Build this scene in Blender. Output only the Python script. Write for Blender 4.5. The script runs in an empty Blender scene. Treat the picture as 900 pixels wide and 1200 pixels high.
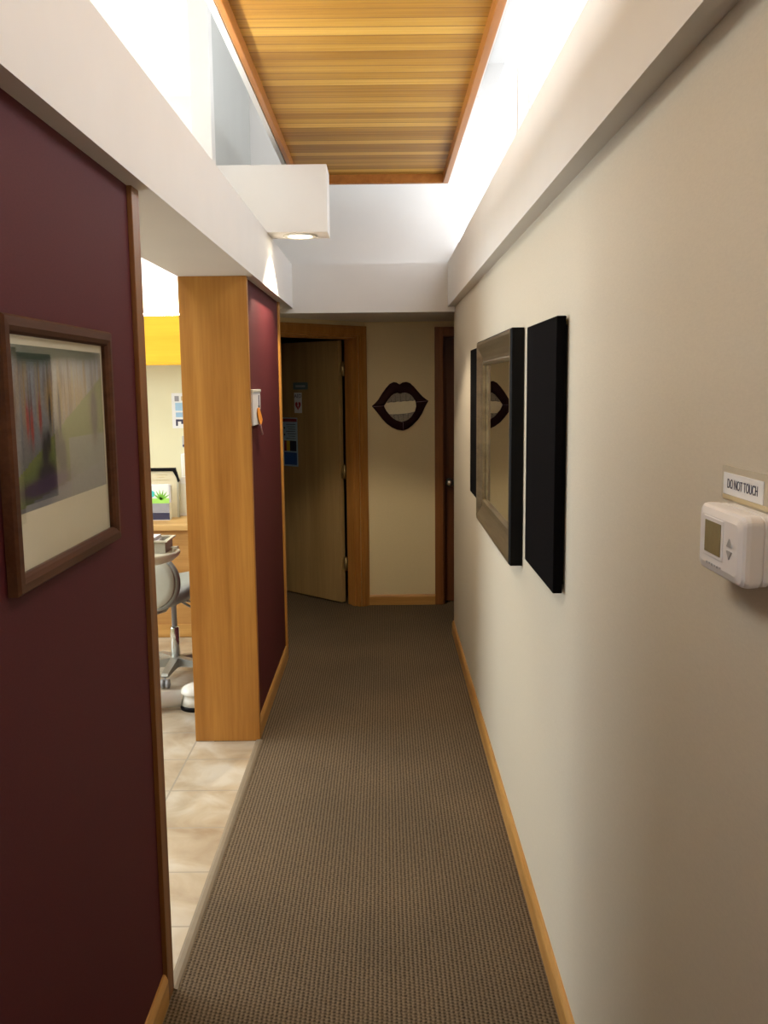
import bpy, bmesh, math, random
from mathutils import Vector, Matrix
random.seed(7)
scene = bpy.context.scene
C = scene.collection
PI = math.pi

# ------------------------------------------------------------------ materials
def srgb(r, g, b):
    f = lambda c: c/12.92 if c <= .04045 else ((c+.055)/1.055)**2.4
    return (f(r/255), f(g/255), f(b/255), 1)

class NT:
    def __init__(s, name):
        s.m = bpy.data.materials.new(name); s.m.use_nodes = True
        s.n = s.m.node_tree.nodes; s.l = s.m.node_tree.links
        s.b = s.n['Principled BSDF']
    def node(s, t, **k):
        n = s.n.new(t)
        for a, v in k.items():
            if a in n.inputs: n.inputs[a].default_value = v
            else: setattr(n, a, v)
        return n
    def link(s, a, b): s.l.new(a, b)
    def coords(s, scale=(1, 1, 1), rot=(0, 0, 0), kind='Object'):
        tc = s.node('ShaderNodeTexCoord'); mp = s.node('ShaderNodeMapping')
        mp.inputs['Scale'].default_value = scale; mp.inputs['Rotation'].default_value = rot
        s.link(tc.outputs[kind], mp.inputs['Vector']); return mp.outputs['Vector']
    def world(s, scale=(1, 1, 1)):
        g = s.node('ShaderNodeNewGeometry'); mp = s.node('ShaderNodeMapping')
        mp.inputs['Scale'].default_value = scale
        s.link(g.outputs['Position'], mp.inputs['Vector']); return mp.outputs['Vector']
    def ramp(s, fac, stops):
        r = s.node('ShaderNodeValToRGB'); e = r.color_ramp.elements
        while len(e) < len(stops): e.new(.5)
        for i, (p, c) in enumerate(stops): e[i].position = p; e[i].color = c
        s.link(fac, r.inputs['Fac']); return r.outputs['Color']
    def bump(s, h, strength=.2, dist=.002):
        b = s.node('ShaderNodeBump', Strength=strength, Distance=dist)
        s.link(h, b.inputs['Height']); s.link(b.outputs['Normal'], s.b.inputs['Normal'])
    def math(s, op, a, b=None):
        n = s.node('ShaderNodeMath', operation=op)
        for i, v in enumerate((a, b)):
            if v is None: continue
            if isinstance(v, (int, float)): n.inputs[i].default_value = v
            else: s.link(v, n.inputs[i])
        return n.outputs[0]
    def mix(s, fac, a, b, mode='MIX'):
        n = s.node('ShaderNodeMix', data_type='RGBA', blend_type=mode)
        for k, v in ((0, fac), (6, a), (7, b)):
            if isinstance(v, (int, float, tuple)): n.inputs[k].default_value = v
            else: s.link(v, n.inputs[k])
        return n.outputs[2]

def plain(name, col, rough=.5, metal=0, noise=.04, scale=30, spec=.5, bump=0):
    t = NT(name); v = t.world((scale,)*3)
    n = t.node('ShaderNodeTexNoise', Scale=1.0, Detail=3.0); t.link(v, n.inputs['Vector'])
    lo = tuple(max(0, c*(1-noise)) for c in col[:3])+(1,); hi = tuple(min(1, c*(1+noise)) for c in col[:3])+(1,)
    t.link(t.ramp(n.outputs['Fac'], [(.3, lo), (.7, hi)]), t.b.inputs['Base Color'])
    t.b.inputs['Roughness'].default_value = rough; t.b.inputs['Metallic'].default_value = metal
    t.b.inputs['Specular IOR Level'].default_value = spec
    if bump: t.bump(n.outputs['Fac'], bump)
    return t.m

def wood(name, dark, light, axis='z', rough=.38, gscale=1.0, spec=.35):
    t = NT(name)
    s = {'z': (22, 22, 1.1), 'y': (22, 1.1, 22), 'x': (1.1, 22, 22)}[axis]
    v = t.world(tuple(c*gscale for c in s))
    n = t.node('ShaderNodeTexNoise', Scale=1.0, Detail=6.0, Distortion=.6); t.link(v, n.inputs['Vector'])
    s2 = tuple(c*7*gscale for c in s); v2 = t.world(s2)
    n2 = t.node('ShaderNodeTexNoise', Scale=1.0, Detail=3.0); t.link(v2, n2.inputs['Vector'])
    f = t.math('ADD', t.math('MULTIPLY', n.outputs['Fac'], .75), t.math('MULTIPLY', n2.outputs['Fac'], .25))
    mid = tuple((a+b)/2 for a, b in zip(dark, light))
    t.link(t.ramp(f, [(.33, dark), (.5, mid), (.66, light)]), t.b.inputs['Base Color'])
    t.b.inputs['Roughness'].default_value = rough; t.b.inputs['Specular IOR Level'].default_value = spec
    t.bump(n2.outputs['Fac'], .05, .001)
    return t.m

M = {}
def wallpaper(name, col, k=.05, vary=.03):
    t = NT(name); v = t.world((90, 90, 420))
    n = t.node('ShaderNodeTexNoise', Scale=1.0, Detail=2.0); t.link(v, n.inputs['Vector'])
    v2 = t.world((420, 420, 120))
    n2 = t.node('ShaderNodeTexNoise', Scale=1.0, Detail=2.0); t.link(v2, n2.inputs['Vector'])
    f = t.math('ADD', t.math('MULTIPLY', n.outputs['Fac'], .6), t.math('MULTIPLY', n2.outputs['Fac'], .4))
    lo = tuple(c*(1-vary) for c in col[:3])+(1,); hi = tuple(min(1, c*(1+vary)) for c in col[:3])+(1,)
    t.link(t.ramp(f, [(.35, lo), (.65, hi)]), t.b.inputs['Base Color'])
    t.b.inputs['Roughness'].default_value = .62; t.b.inputs['Specular IOR Level'].default_value = .3
    t.bump(f, .12, .001)
    return t.m
M['cream'] = wallpaper('cream_vinyl', (.60, .54, .43, 1))
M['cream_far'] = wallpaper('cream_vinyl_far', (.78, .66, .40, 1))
M['maroon'] = wallpaper('maroon_vinyl', (.088, .017, .020, 1), vary=.08)
M['white'] = plain('white_paint', (.74, .715, .685, 1), .6, noise=.015, scale=5)
M['ceil_white'] = plain('ceiling_paint', (.82, .82, .81, 1), .7, noise=.01, scale=5)
M['maroon'].node_tree.nodes['Principled BSDF'].inputs['Specular IOR Level'].default_value = .12
M['shade_grey'] = plain('wall_shade_grey', (.50, .50, .47, 1), .6, noise=.015, scale=5)  # shade of the upper left wall put into a greyer base colour
M['oper_cream'] = plain('pale_yellow_paint', (.74, .70, .48, 1), .6, noise=.015, scale=4)
M['dim'] = plain('grey_green_paint', (.30, .33, .34, 1), .7, noise=.02, scale=4)
W1, W2 = (.34, .135, .022, 1), (.53, .25, .052, 1)
M['wood_z'] = wood('honey_fir_upright', W1, W2, 'z', gscale=.6)
M['wood_y'] = wood('honey_fir_trim', (.36, .17, .04, 1), (.55, .30, .09, 1), 'y')
M['wood_x'] = wood('honey_fir_cross', (.36, .17, .04, 1), (.55, .30, .09, 1), 'x')
M['dark_trim'] = wood('oak_corner_trim', (.16, .06, .015, 1), (.27, .11, .03, 1), 'z')
M['door_frame'] = wood('oak_casing', (.34, .14, .03, 1), (.50, .24, .06, 1), 'z')
M['door_leaf'] = wood('birch_door', (.34, .22, .09, 1), (.47, .32, .14, 1), 'z', gscale=.5)
M['brown_door'] = wood('brown_stained_door', (.11, .035, .012, 1), (.18, .06, .02, 1), 'z')
M['ceil_frame'] = wood('fir_panel_frame', (.34, .12, .02, 1), (.46, .18, .035, 1), 'y')
M['desk_wood'] = wood('desk_oak', (.50, .28, .09, 1), (.66, .42, .17, 1), 'x')
M['desk_front'] = wood('desk_front_oak', (.36, .17, .045, 1), (.48, .25, .08, 1), 'x')
M['yellow_wood'] = wood('golden_maple', (.70, .36, .02, 1), (.86, .48, .035, 1), 'x', gscale=.6)

def planks(name):
    t = NT(name)
    g = t.node('ShaderNodeNewGeometry'); sp = t.node('ShaderNodeSeparateXYZ'); t.link(g.outputs['Position'], sp.inputs[0])
    y = t.math('MULTIPLY', sp.outputs['Y'], 1/.078)
    cell = t.math('FLOOR', y); fr = t.math('FRACT', y)
    wn = t.node('ShaderNodeTexWhiteNoise', noise_dimensions='1D'); t.link(cell, wn.inputs['W'])
    cb = t.node('ShaderNodeCombineXYZ'); t.link(t.math('MULTIPLY', sp.outputs['X'], 1.6), cb.inputs[0])
    t.link(t.math('MULTIPLY', sp.outputs['Y'], 60), cb.inputs[1]); t.link(t.math('MULTIPLY', wn.outputs['Value'], 40), cb.inputs[2])
    n = t.node('ShaderNodeTexNoise', Scale=1.0, Detail=4.0, Distortion=.3); t.link(cb.outputs[0], n.inputs['Vector'])
    f = t.math('ADD', t.math('MULTIPLY', wn.outputs['Value'], .5), t.math('MULTIPLY', n.outputs['Fac'], .55))
    col = t.ramp(f, [(.25, (.36, .17, .025, 1)), (.5, (.54, .29, .05, 1)), (.8, (.74, .45, .10, 1))])
    ed = t.math('MINIMUM', fr, t.math('SUBTRACT', 1.0, fr))
    fr2 = t.math('FRACT', t.math('MULTIPLY', y, 2.0)); ed2 = t.math('MINIMUM', fr2, t.math('SUBTRACT', 1.0, fr2))
    gm = t.math('LESS_THAN', ed, .05)
    t.link(t.mix(gm, col, (.32, .15, .03, 1)), t.b.inputs['Base Color'])
    t.b.inputs['Roughness'].default_value = .45; t.b.inputs['Specular IOR Level'].default_value = .2
    t.bump(t.math('MINIMUM', t.math('MULTIPLY', ed2, 6.0), 1.0), .3, .002)
    return t.m
M['planks'] = planks('tongue_and_groove_fir')

def carpet():
    t = NT('ribbed_loop_carpet')
    g = t.node('ShaderNodeNewGeometry'); sp = t.node('ShaderNodeSeparateXYZ'); t.link(g.outputs['Position'], sp.inputs[0])
    nz = t.node('ShaderNodeTexNoise', Scale=70.0, Detail=2.0); t.link(g.outputs['Position'], nz.inputs['Vector'])
    xw = t.math('ADD', sp.outputs['X'], t.math('MULTIPLY', nz.outputs['Fac'], .007))
    ph = t.math('MULTIPLY', xw, 2*PI/.0125)
    rib = t.math('ADD', t.math('MULTIPLY', t.math('SINE', ph), .5), .5)
    cellx = t.math('FLOOR', t.math('MULTIPLY', xw, 1/.0125))
    off = t.math('MULTIPLY', cellx, 2.1)
    yw = t.math('SINE', t.math('ADD', t.math('MULTIPLY', sp.outputs['Y'], 2*PI/.0125), off))
    dot = t.math('ADD', t.math('MULTIPLY', yw, .5), .5)
    v = t.world((300, 160, 300)); n = t.node('ShaderNodeTexNoise', Scale=1.0, Detail=3.0); t.link(v, n.inputs['Vector'])
    nb = t.node('ShaderNodeTexNoise', Scale=110.0, Detail=2.0); t.link(g.outputs['Position'], nb.inputs['Vector'])
    h = t.math('ADD', t.math('MULTIPLY', rib, .30), t.math('MULTIPLY', dot, .20))
    h = t.math('ADD', h, t.math('MULTIPLY', n.outputs['Fac'], .30))
    h = t.math('ADD', h, t.math('MULTIPLY', nb.outputs['Fac'], .40))
    big = t.node('ShaderNodeTexNoise', Scale=1.7, Detail=2.0); t.link(g.outputs['Position'], big.inputs['Vector'])
    col = t.ramp(h, [(.28, (.024, .017, .010, 1)), (.52, (.098, .071, .044, 1)), (.80, (.19, .142, .092, 1))])
    wear = t.ramp(big.outputs['Fac'], [(.35, (.9, .9, .9, 1)), (.65, (1.08, 1.06, 1.04, 1))])
    t.link(t.mix(1.0, col, wear, 'MULTIPLY'), t.b.inputs['Base Color'])
    t.b.inputs['Roughness'].default_value = .95; t.b.inputs['Specular IOR Level'].default_value = .1
    t.bump(h, .6, .004)
    return t.m
M['carpet'] = carpet()

def tiles():
    t = NT('beige_stone_tile')
    g = t.node('ShaderNodeNewGeometry'); sp = t.node('ShaderNodeSeparateXYZ'); t.link(g.outputs['Position'], sp.inputs[0])
    P = .318
    u = t.math('MULTIPLY', t.math('ADD', sp.outputs['X'], .883), 1/.44)
    w = t.math('MULTIPLY', t.math('ADD', sp.outputs['Y'], -2.62), 1/P)
    def edge(x):
        f = t.math('FRACT', x); return t.math('MINIMUM', f, t.math('SUBTRACT', 1.0, f))
    e = t.math('MINIMUM', t.math('MULTIPLY', edge(u), 1.38), edge(w))
    gm = t.math('LESS_THAN', e, .012)
    n = t.node('ShaderNodeTexNoise', Scale=6.0, Detail=6.0, Distortion=.8); t.link(g.outputs['Position'], n.inputs['Vector'])
    n2 = t.node('ShaderNodeTexNoise', Scale=2.2, Detail=3.0); t.link(g.outputs['Position'], n2.inputs['Vector'])
    f = t.math('ADD', t.math('MULTIPLY', n.outputs['Fac'], .5), t.math('MULTIPLY', n2.outputs['Fac'], .5))
    col = t.ramp(f, [(.36, (.33, .24, .15, 1)), (.5, (.46, .38, .27, 1)), (.62, (.56, .51, .42, 1))])
    t.link(t.mix(gm, col, (.33, .29, .23, 1)), t.b.inputs['Base Color'])
    t.b.inputs['Roughness'].default_value = .3
    t.bump(t.math('MINIMUM', t.math('MULTIPLY', e, 30.0), 1.0), .3, .001)
    return t.m
M['tile'] = tiles()

M['strip'] = plain('tan_rubber_strip', (.21, .165, .11, 1), .55)
M['black_canvas'] = plain('black_canvas', (.0035, .003, .0035, 1), .9, spec=.04, noise=.2, scale=400, bump=.1)
M['black'] = plain('black_lacquer', (.004, .0035, .0035, 1), .5, spec=.12)
M['frame_dark'] = wood('walnut_frame', (.060, .022, .010, 1), (.105, .042, .019, 1), 'y', rough=.5, spec=.1)
M['mat_board'] = plain('cream_mat_board', (.62, .55, .38, 1), .8, noise=.02)
M['paper'] = plain('white_paper', (.80, .80, .80, 1), .7, noise=.01)
M['paper_blue'] = plain('pale_blue_paper', (.38, .55, .70, 1), .6, noise=.05)
M['plastic'] = plain('white_plastic', (.78, .76, .76, 1), .35, noise=.01)
M['plastic_grey'] = plain('grey_plastic', (.35, .35, .36, 1), .45)
M['lcd'] = plain('lcd_olive', (.20, .17, .085, 1), .25, noise=.06, scale=120)
M['ink'] = plain('dark_ink', (.04, .04, .09, 1), .6)
M['ink_grey'] = plain('grey_ink', (.30, .30, .33, 1), .6)
M['tape'] = plain('yellowed_tape', (.60, .50, .30, 1), .3)
M['tape_pale'] = plain('clear_tape', (.55, .50, .40, 1), .25)
M['mirror'] = plain('silvered_glass', (.86, .86, .80, 1), .01, metal=1, noise=0)
M['silver_frame'] = wood('champagne_leaf_frame', (.13, .095, .05, 1), (.24, .18, .10, 1), 'y', rough=.36, spec=.5)
M['silver_frame'].node_tree.nodes['Principled BSDF'].inputs['Metallic'].default_value = .55
M['lips'] = plain('burgundy_lacquer', (.022, .0025, .005, 1), .6, spec=.2, noise=.1)
M['lip_line'] = plain('pale_groove', (.22, .14, .17, 1), .5)
M['teeth'] = plain('ivory_grey', (.30, .27, .21, 1), .5, noise=.3, scale=130)
M['tooth_edge'] = plain('tooth_outline', (.10, .09, .07, 1), .6)
M['ivory'] = plain('ivory_board', (.86, .78, .55, 1), .5, noise=.03)
M['brass'] = plain('antique_brass', (.45, .34, .16, 1), .35, metal=.8)
M['nickel'] = plain('satin_nickel', (.62, .60, .55, 1), .3, metal=.9)
M['chrome'] = plain('chrome', (.70, .72, .70, 1), .18, metal=1)
M['red'] = plain('signal_red', (.45, .03, .05, 1), .5)
M['maroon_ink'] = plain('maroon_ink', (.22, .03, .06, 1), .5)
M['pink'] = plain('pink_card', (.55, .14, .20, 1), .6)
M['teal'] = plain('dark_teal_plate', (.05, .11, .11, 1), .4)
M['blue'] = plain('blue_ink', (.04, .12, .38, 1), .5)
M['sky_blue'] = plain('light_blue_ink', (.35, .55, .75, 1), .5)
M['orange'] = plain('orange_tag', (.85, .30, .02, 1), .6)
M['pale_pink'] = plain('pale_pink_cord', (.55, .32, .36, 1), .6)
M['yellow'] = plain('yellow_ink', (.75, .55, .03, 1), .5)
M['green'] = plain('leaf_green_ink', (.18, .48, .04, 1), .5)
M['green2'] = plain('spring_green_ink', (.35, .68, .12, 1), .5)
M['aqua'] = plain('aqua_ink', (.05, .55, .55, 1), .5)
M['navy'] = plain('navy_ink', (.03, .03, .07, 1), .5)
M['vinyl_grey'] = plain('grey_vinyl', (.27, .28, .26, 1), .4)
M['shell'] = plain('cream_shell', (.62, .58, .44, 1), .35, noise=.01)
M['shell_grey'] = plain('putty_shell', (.40, .38, .30, 1), .45, noise=.02)
M['metal_grey'] = plain('cast_aluminium', (.42, .42, .38, 1), .4, metal=.6)
M['white_gloss'] = plain('white_enamel', (.78, .76, .68, 1), .25, noise=.01)

def glass():
    t = NT('picture_glass')
    g = t.node('ShaderNodeNewGeometry'); dp = t.node('ShaderNodeVectorMath', operation='DOT_PRODUCT')
    t.link(g.outputs['Normal'], dp.inputs[0]); t.link(g.outputs['Incoming'], dp.inputs[1])
    k = t.math('POWER', t.math('SUBTRACT', 1.0, t.math('ABSOLUTE', dp.outputs['Value'])), 5.0)
    k = t.math('ADD', .035, t.math('MULTIPLY', k, .9)); tr = t.node('ShaderNodeBsdfTransparent'); gl = t.node('ShaderNodeBsdfGlossy', Roughness=.01)
    mx = t.node('ShaderNodeMixShader'); t.link(k, mx.inputs[0]); t.link(tr.outputs[0], mx.inputs[1]); t.link(gl.outputs[0], mx.inputs[2])
    t.link(mx.outputs[0], t.n['Material Output'].inputs['Surface']); return t.m
M['glass'] = glass()
def emit(name, col, k):
    t = NT(name); e = t.node('ShaderNodeEmission', Strength=k); e.inputs['Color'].default_value = col
    t.link(e.outputs[0], t.n['Material Output'].inputs['Surface']); return t.m
M['tube'] = emit('lit_tube', (1, .98, .96, 1), 90.0)
M['lamp'] = emit('lit_lamp', (1, .88, .68, 1), 22.0)

def printed():
    t = NT('painted_street_print'); a = t.node('ShaderNodeVertexColor', layer_name='Col')
    t.link(a.outputs['Color'], t.b.inputs['Base Color']); t.b.inputs['Roughness'].default_value = .5; return t.m
M['print'] = printed()

# ------------------------------------------------------------------ mesh helpers
def box(bm, x0, x1, y0, y1, z0, z1, bev=0, mi=0, mat=None):
    co = [(x, y, z) for z in (z0, z1) for y in (y0, y1) for x in (x0, x1)]
    v = [bm.verts.new(c) for c in co]
    fs = [(0, 2, 3, 1), (4, 5, 7, 6), (0, 1, 5, 4), (2, 6, 7, 3), (0, 4, 6, 2), (1, 3, 7, 5)]
    ff = [bm.faces.new([v[i] for i in f]) for f in fs]
    for f in ff: f.material_index = mi
    if bev:
        es = list({e for f in ff for e in f.edges})
        r = bmesh.ops.bevel(bm, geom=es, offset=bev, segments=2, profile=.6, affect='EDGES')
        vs = list({x for f in r['faces'] for x in f.verts} | {x for x in v if x.is_valid})
    else: vs = v
    if mat is not None: bmesh.ops.transform(bm, matrix=mat, verts=vs)
    return vs
def obox(bm, P, ex, ey, a, b, c, z0=0, z1=1, bev=0):
    """box in a rotated frame: P origin (x,y), ex/ey 2-D unit axes, a=(a0,a1) along ex, b=(b0,b1) along ey"""
    m = Matrix(((ex[0], ey[0], 0, P[0]), (ex[1], ey[1], 0, P[1]), (0, 0, 1, 0), (0, 0, 0, 1)))
    return box(bm, a[0], a[1], b[0], b[1], z0, z1, bev, c, m)
def prism(bm, poly, f, d0, d1, mi=0):
    """extrude the closed outline poly [(u,v)] from depth d0 to d1; f(u,v,d) gives the point"""
    a = [bm.verts.new(f(u, v, d0)) for u, v in poly]; b = [bm.verts.new(f(u, v, d1)) for u, v in poly]
    n = len(poly); out = [bm.faces.new(a[::-1]), bm.faces.new(b)]
    for i in range(n): out.append(bm.faces.new([a[i], a[(i+1) % n], b[(i+1) % n], b[i]]))
    for q in out: q.material_index = mi
    return out
def lathe(bm, prof, seg=32, M4=None, mi=0):
    rings = []; mat = M4 or Matrix()
    for r, z in prof:
        if r < 1e-6: rings.append([bm.verts.new(mat @ Vector((0, 0, z)))])
        else: rings.append([bm.verts.new(mat @ Vector((r*math.cos(2*PI*i/seg), r*math.sin(2*PI*i/seg), z))) for i in range(seg)])
    for A, B in zip(rings, rings[1:]):
        for i in range(seg):
            j = (i+1) % seg
            p = [A[i % len(A)], A[j % len(A)], B[j % len(B)], B[i % len(B)]]
            q = []
            for x in p:
                if x not in q: q.append(x)
            if len(q) > 2:
                f = bm.faces.new(q); f.smooth = True; f.material_index = mi
def tube(bm, pts, r, seg=12, r2=None):
    pts = [Vector(p) for p in pts]; rings = []; n = len(pts)
    for k, p in enumerate(pts):
        d = (pts[min(k+1, n-1)]-pts[max(k-1, 0)]).normalized()
        up = Vector((0, 0, 1)) if abs(d.z) < .9 else Vector((1, 0, 0))
        a = d.cross(up).normalized(); b = d.cross(a)
        rr = r if r2 is None else r+(r2-r)*k/(n-1)
        rings.append([bm.verts.new(p+a*rr*math.cos(2*PI*i/seg)+b*rr*math.sin(2*PI*i/seg)) for i in range(seg)])
    for A, B in zip(rings, rings[1:]):
        for i in range(seg):
            f = bm.faces.new([A[i], A[(i+1) % seg], B[(i+1) % seg], B[i]]); f.smooth = True
    bm.faces.new(rings[0][::-1]); bm.faces.new(rings[-1])
def base_of(vs):
    xs = [v.x for v in vs]; ys = [v.y for v in vs]; zs = [v.z for v in vs]
    return Vector(((min(xs)+max(xs))/2, (min(ys)+max(ys))/2, min(zs)))
def obj(name, bm, mats, parent=None, label=None):
    if not isinstance(mats, (list, tuple)): mats = [mats]
    bmesh.ops.recalc_face_normals(bm, faces=bm.faces[:])
    if parent is None: o0 = base_of([v.co for v in bm.verts])
    else:
        o0 = Vector((0, 0, 0)); p = parent
        while p is not None: o0 += p.location; p = p.parent
    bmesh.ops.translate(bm, verts=bm.verts[:], vec=-o0)
    me = bpy.data.meshes.new(name); bm.to_mesh(me); bm.free()
    for m in mats: me.materials.append(M[m] if isinstance(m, str) else m)
    o = bpy.data.objects.new(name, me); C.objects.link(o)
    if parent is None: o.location = o0
    else: o.parent = parent
    if label: o['label'] = label
    return o
def tag(o, label, cat, group=None):
    o['label'] = label; o['category'] = cat
    if group: o['group'] = group
    return o
def thing(name, label, cat, loc, group=None):
    o = bpy.data.objects.new(name, None); C.objects.link(o); o.location = loc; o.empty_display_size = .05
    return tag(o, label, cat, group)
def setting(name, loc):
    o = bpy.data.objects.new(name, None); C.objects.link(o); o.location = loc; o['kind'] = 'structure'; return o
def struct(name, boxes, mat, bev=0):
    bm = bmesh.new()
    for b in boxes: box(bm, *b, bev=bev)
    o = obj(name, bm, mat); o['kind'] = 'structure'; return o
def quick(name, parent, mat, *boxes, bev=0, label=None):
    bm = bmesh.new()
    for b in boxes: box(bm, *b, bev=bev)
    return obj(name, bm, mat, parent, label)
def text(name, body, size, mat, parent, origin, right, up, extrude=.0004, align='CENTER', squash=1.0):
    cu = bpy.data.curves.new(name, 'FONT'); cu.body = body; cu.size = size; cu.extrude = extrude
    cu.align_x = align; cu.align_y = 'CENTER'; cu.materials.append(M[mat])
    o = bpy.data.objects.new(name, cu); C.objects.link(o)
    r, u = Vector(right).normalized(), Vector(up).normalized(); n = r.cross(u)
    o0 = Vector((0, 0, 0)); p = parent
    while p is not None: o0 += p.location; p = p.parent
    o.matrix_local = Matrix.Translation(Vector(origin)-o0) @ Matrix((r*squash, u, n)).transposed().to_4x4()
    dg = bpy.context.evaluated_depsgraph_get(); me = bpy.data.meshes.new_from_object(o.evaluated_get(dg))
    m = bpy.data.objects.new(name, me); C.objects.link(m); m.matrix_local = o.matrix_local
    if not me.materials: me.materials.append(M[mat])
    bpy.data.objects.remove(o); m.parent = parent; return m

# ------------------------------------------------------------------ key measures (metres)
XR, XL = .45, -.60            # faces of the two corridor walls
ZS, ZL = 2.10, 2.365          # underside / top of the side beams
YC = 5.85                     # cross beam at the end of the tall part
YF = 6.74                     # far wall
ZLOW, ZTOP = 2.07, 3.55

# floors
struct('floor', [(-.578, 2.4, -2.7, 4.10, -.06, 0), (-.80, 2.4, 4.10, 6.62, -.06, 0), (-2.6, 2.4, 6.62, 8.8, -.06, 0), (-.95, -.578, -2.7, 2.32, -.06, -.0005)], 'carpet')
struct('floor_tile', [(-3.9, -.606, -2.7, 4.10, -.062, -.0015), (-3.9, -.80, 4.10, 6.62, -.062, -.0015)], 'tile')
bm = bmesh.new(); prism(bm, [(-.608, -.002), (-.606, .003), (-.598, .006), (-.586, .006), (-.577, .002), (-.575, -.002)], lambda u, v, d: (u, d, v), 2.318, 4.104)
o = obj('trim_1', bm, 'strip'); o['kind'] = 'structure'

# right wall + soffit
struct('wall_right', [(XR, .64, -2.7, 5.93, 0, ZS)], 'cream')
struct('wall_right_return', [(.64, 2.4, 5.81, 5.93, 0, ZLOW)], 'cream_far')
struct('beam_right', [(.405, .64, -2.7, YC, ZS, ZL)], 'white')
struct('wall_right_upper', [(.462, .64, -2.7, YC+.1, ZL, 2.44), (.462, .64, -2.7, YC+.1, 3.45, ZTOP), (.462, .64, -2.7, -2.4, 2.44, 3.45)], 'ceil_white')
w = setting('window_2', (.50, 1.7, 2.44))
YS = (-2.4, -.9, .55, 2.0, 3.40, 5.85)
quick('window_frame', w, 'white', (.480, .52, -2.4, 5.85, 2.44, 2.458), (.480, .52, -2.4, 5.85, 3.43, 3.45), *[(.480, .52, y-.016, y+.016, 2.458, 3.43) for y in YS[1:-1]], (.480, .52, -2.4, -2.38, 2.458, 3.43))
for a, b in zip(YS, YS[1:]): quick('window_pane', w, 'glass', (.498, .502, a+.02, b-.02, 2.458, 3.43))
# left: near wall, door-end block, beam
struct('wall_left', [(-.885, XL, -2.7, 2.31, 0, ZS)], 'maroon')
struct('wall_left_far', [(-.885, XL, 4.135, 5.40, 0, ZS)], 'maroon')
struct('wall_left_side', [(-.885, -.80, 5.40, 6.62, 0, ZS)], 'oper_cream')
struct('beam_left', [(-.885, -.555, -2.7, YC, ZS, ZL)], 'white')
struct('wall_left_upper', [(-.885, -.80, 4.63, 6.5, ZL, ZTOP)], 'shade_grey')
struct('trim_2', [(-.885, -.792, 4.54, 4.635, ZL, ZTOP)], 'white', .004)
struct('trim_3', [(-.89, -.588, 2.31, 2.327, 0, ZS), (-.6005, -.588, 2.262, 2.312, 0, ZS)], 'dark_trim', .002)
struct('column', [(-.885, -.587, 4.10, 4.135, 0, ZS)], 'wood_z', .002)
struct('trim_4', [(-.89, -.588, 5.40, 5.415, 0, ZS), (-.6005, -.590, 5.375, 5.402, 0, ZS)], 'wood_z', .002)
# cross beam, low ceiling, upper end wall, top ceiling
struct('beam_far', [(-.885, .64, YC, YC+.10, ZLOW, ZL)], 'white')
struct('ceiling_low', [(-.885, 2.4, YC+.10, 6.62, ZLOW, ZLOW+.1), (-2.6, 2.4, 6.62, 8.8, ZLOW, ZLOW+.1), (.64, 2.4, 5.7, YC+.1, ZLOW, ZLOW+.1)], 'white')
struct('wall_far_upper', [(-.80, .478, YC+.08, YC+.18, ZL, ZTOP)], 'white')
struct('ceiling', [(-3.9, .76, -2.7, 6.62, ZTOP, ZTOP+.1)], 'ceil_white')
# far wall with the opening of the brown door
struct('wall_far', [(-.13, .43, YF, YF+.12, 0, ZLOW), (.43, 1.30, YF, YF+.12, 1.97, ZLOW), (1.30, 2.4, YF, YF+.12, 0, ZLOW)], 'cream_far')
struct('wall_light_block', [(.43, 1.40, 7.2, 7.3, 0, ZLOW), (.33, .43, 6.87, 7.3, 0, ZLOW), (1.3, 1.4, 6.87, 7.2, 0, ZLOW)], 'dim')  # unseen box added behind the brown door to keep sky light out
struct('wall_side_right', [(2.3, 2.4, 5.9, 6.9, 0, ZLOW)], 'cream_far')
struct('wall_back', [(-1.0, .76, -2.8, -2.7, 0, ZTOP)], 'cream')
# angled wall holding the open door
CX, CY = -.130, 6.742; D = (-.7071, -.7071); N = (-.7071, .7071)
bm = bmesh.new()
obox(bm, (CX, CY), D, N, (0, .07), (0, .12), 0, 0, ZLOW); obox(bm, (CX, CY), D, N, (.87, .93), (0, .12), 0, 0, ZLOW)
obox(bm, (CX, CY), D, N, (.07, .87), (0, .12), 0, 1.985, ZLOW)
o = obj('wall_far_angled', bm, 'cream_far'); o['kind'] = 'structure'
struct('wall_dim_room', [(-.13, -.01, 6.87, 8.8, 0, ZLOW), (-2.6, -.13, 8.7, 8.8, 0, ZLOW), (-2.6, -2.5, 6.62, 8.7, 0, ZLOW), (-2.5, -.90, 6.62, 6.72, 0, ZLOW)], 'dim')
# treatment room shell
struct('wall_treatment_back', [(-3.9, -.80, 6.50, 6.62, 0, 2.3)], 'oper_cream')
struct('wall_treatment_upper', [(-3.9, -.80, 6.50, 6.62, 2.3, ZTOP)], 'ceil_white')
struct('wall_treatment_left', [(-3.9, -3.8, -2.7, 2.6, 0, ZTOP), (-3.9, -3.8, 5.2, 6.5, 0, ZTOP), (-3.9, -3.8, 2.6, 5.2, 0, .9), (-3.9, -3.8, 2.6, 5.2, 2.5, ZTOP)], 'oper_cream')
struct('wall_treatment_near', [(-3.9, -.885, -2.8, -2.7, 0, ZTOP)], 'oper_cream')
w = setting('window_1', (-3.85, 3.9, .9))
quick('window_frame', w, 'white', (-3.88, -3.8, 2.6, 2.66, .9, 2.5), (-3.88, -3.8, 5.14, 5.2, .9, 2.5), (-3.88, -3.8, 2.66, 5.14, .9, .96), (-3.88, -3.8, 2.66, 5.14, 2.44, 2.5), (-3.87, -3.82, 3.87, 3.93, .96, 2.44))
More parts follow.
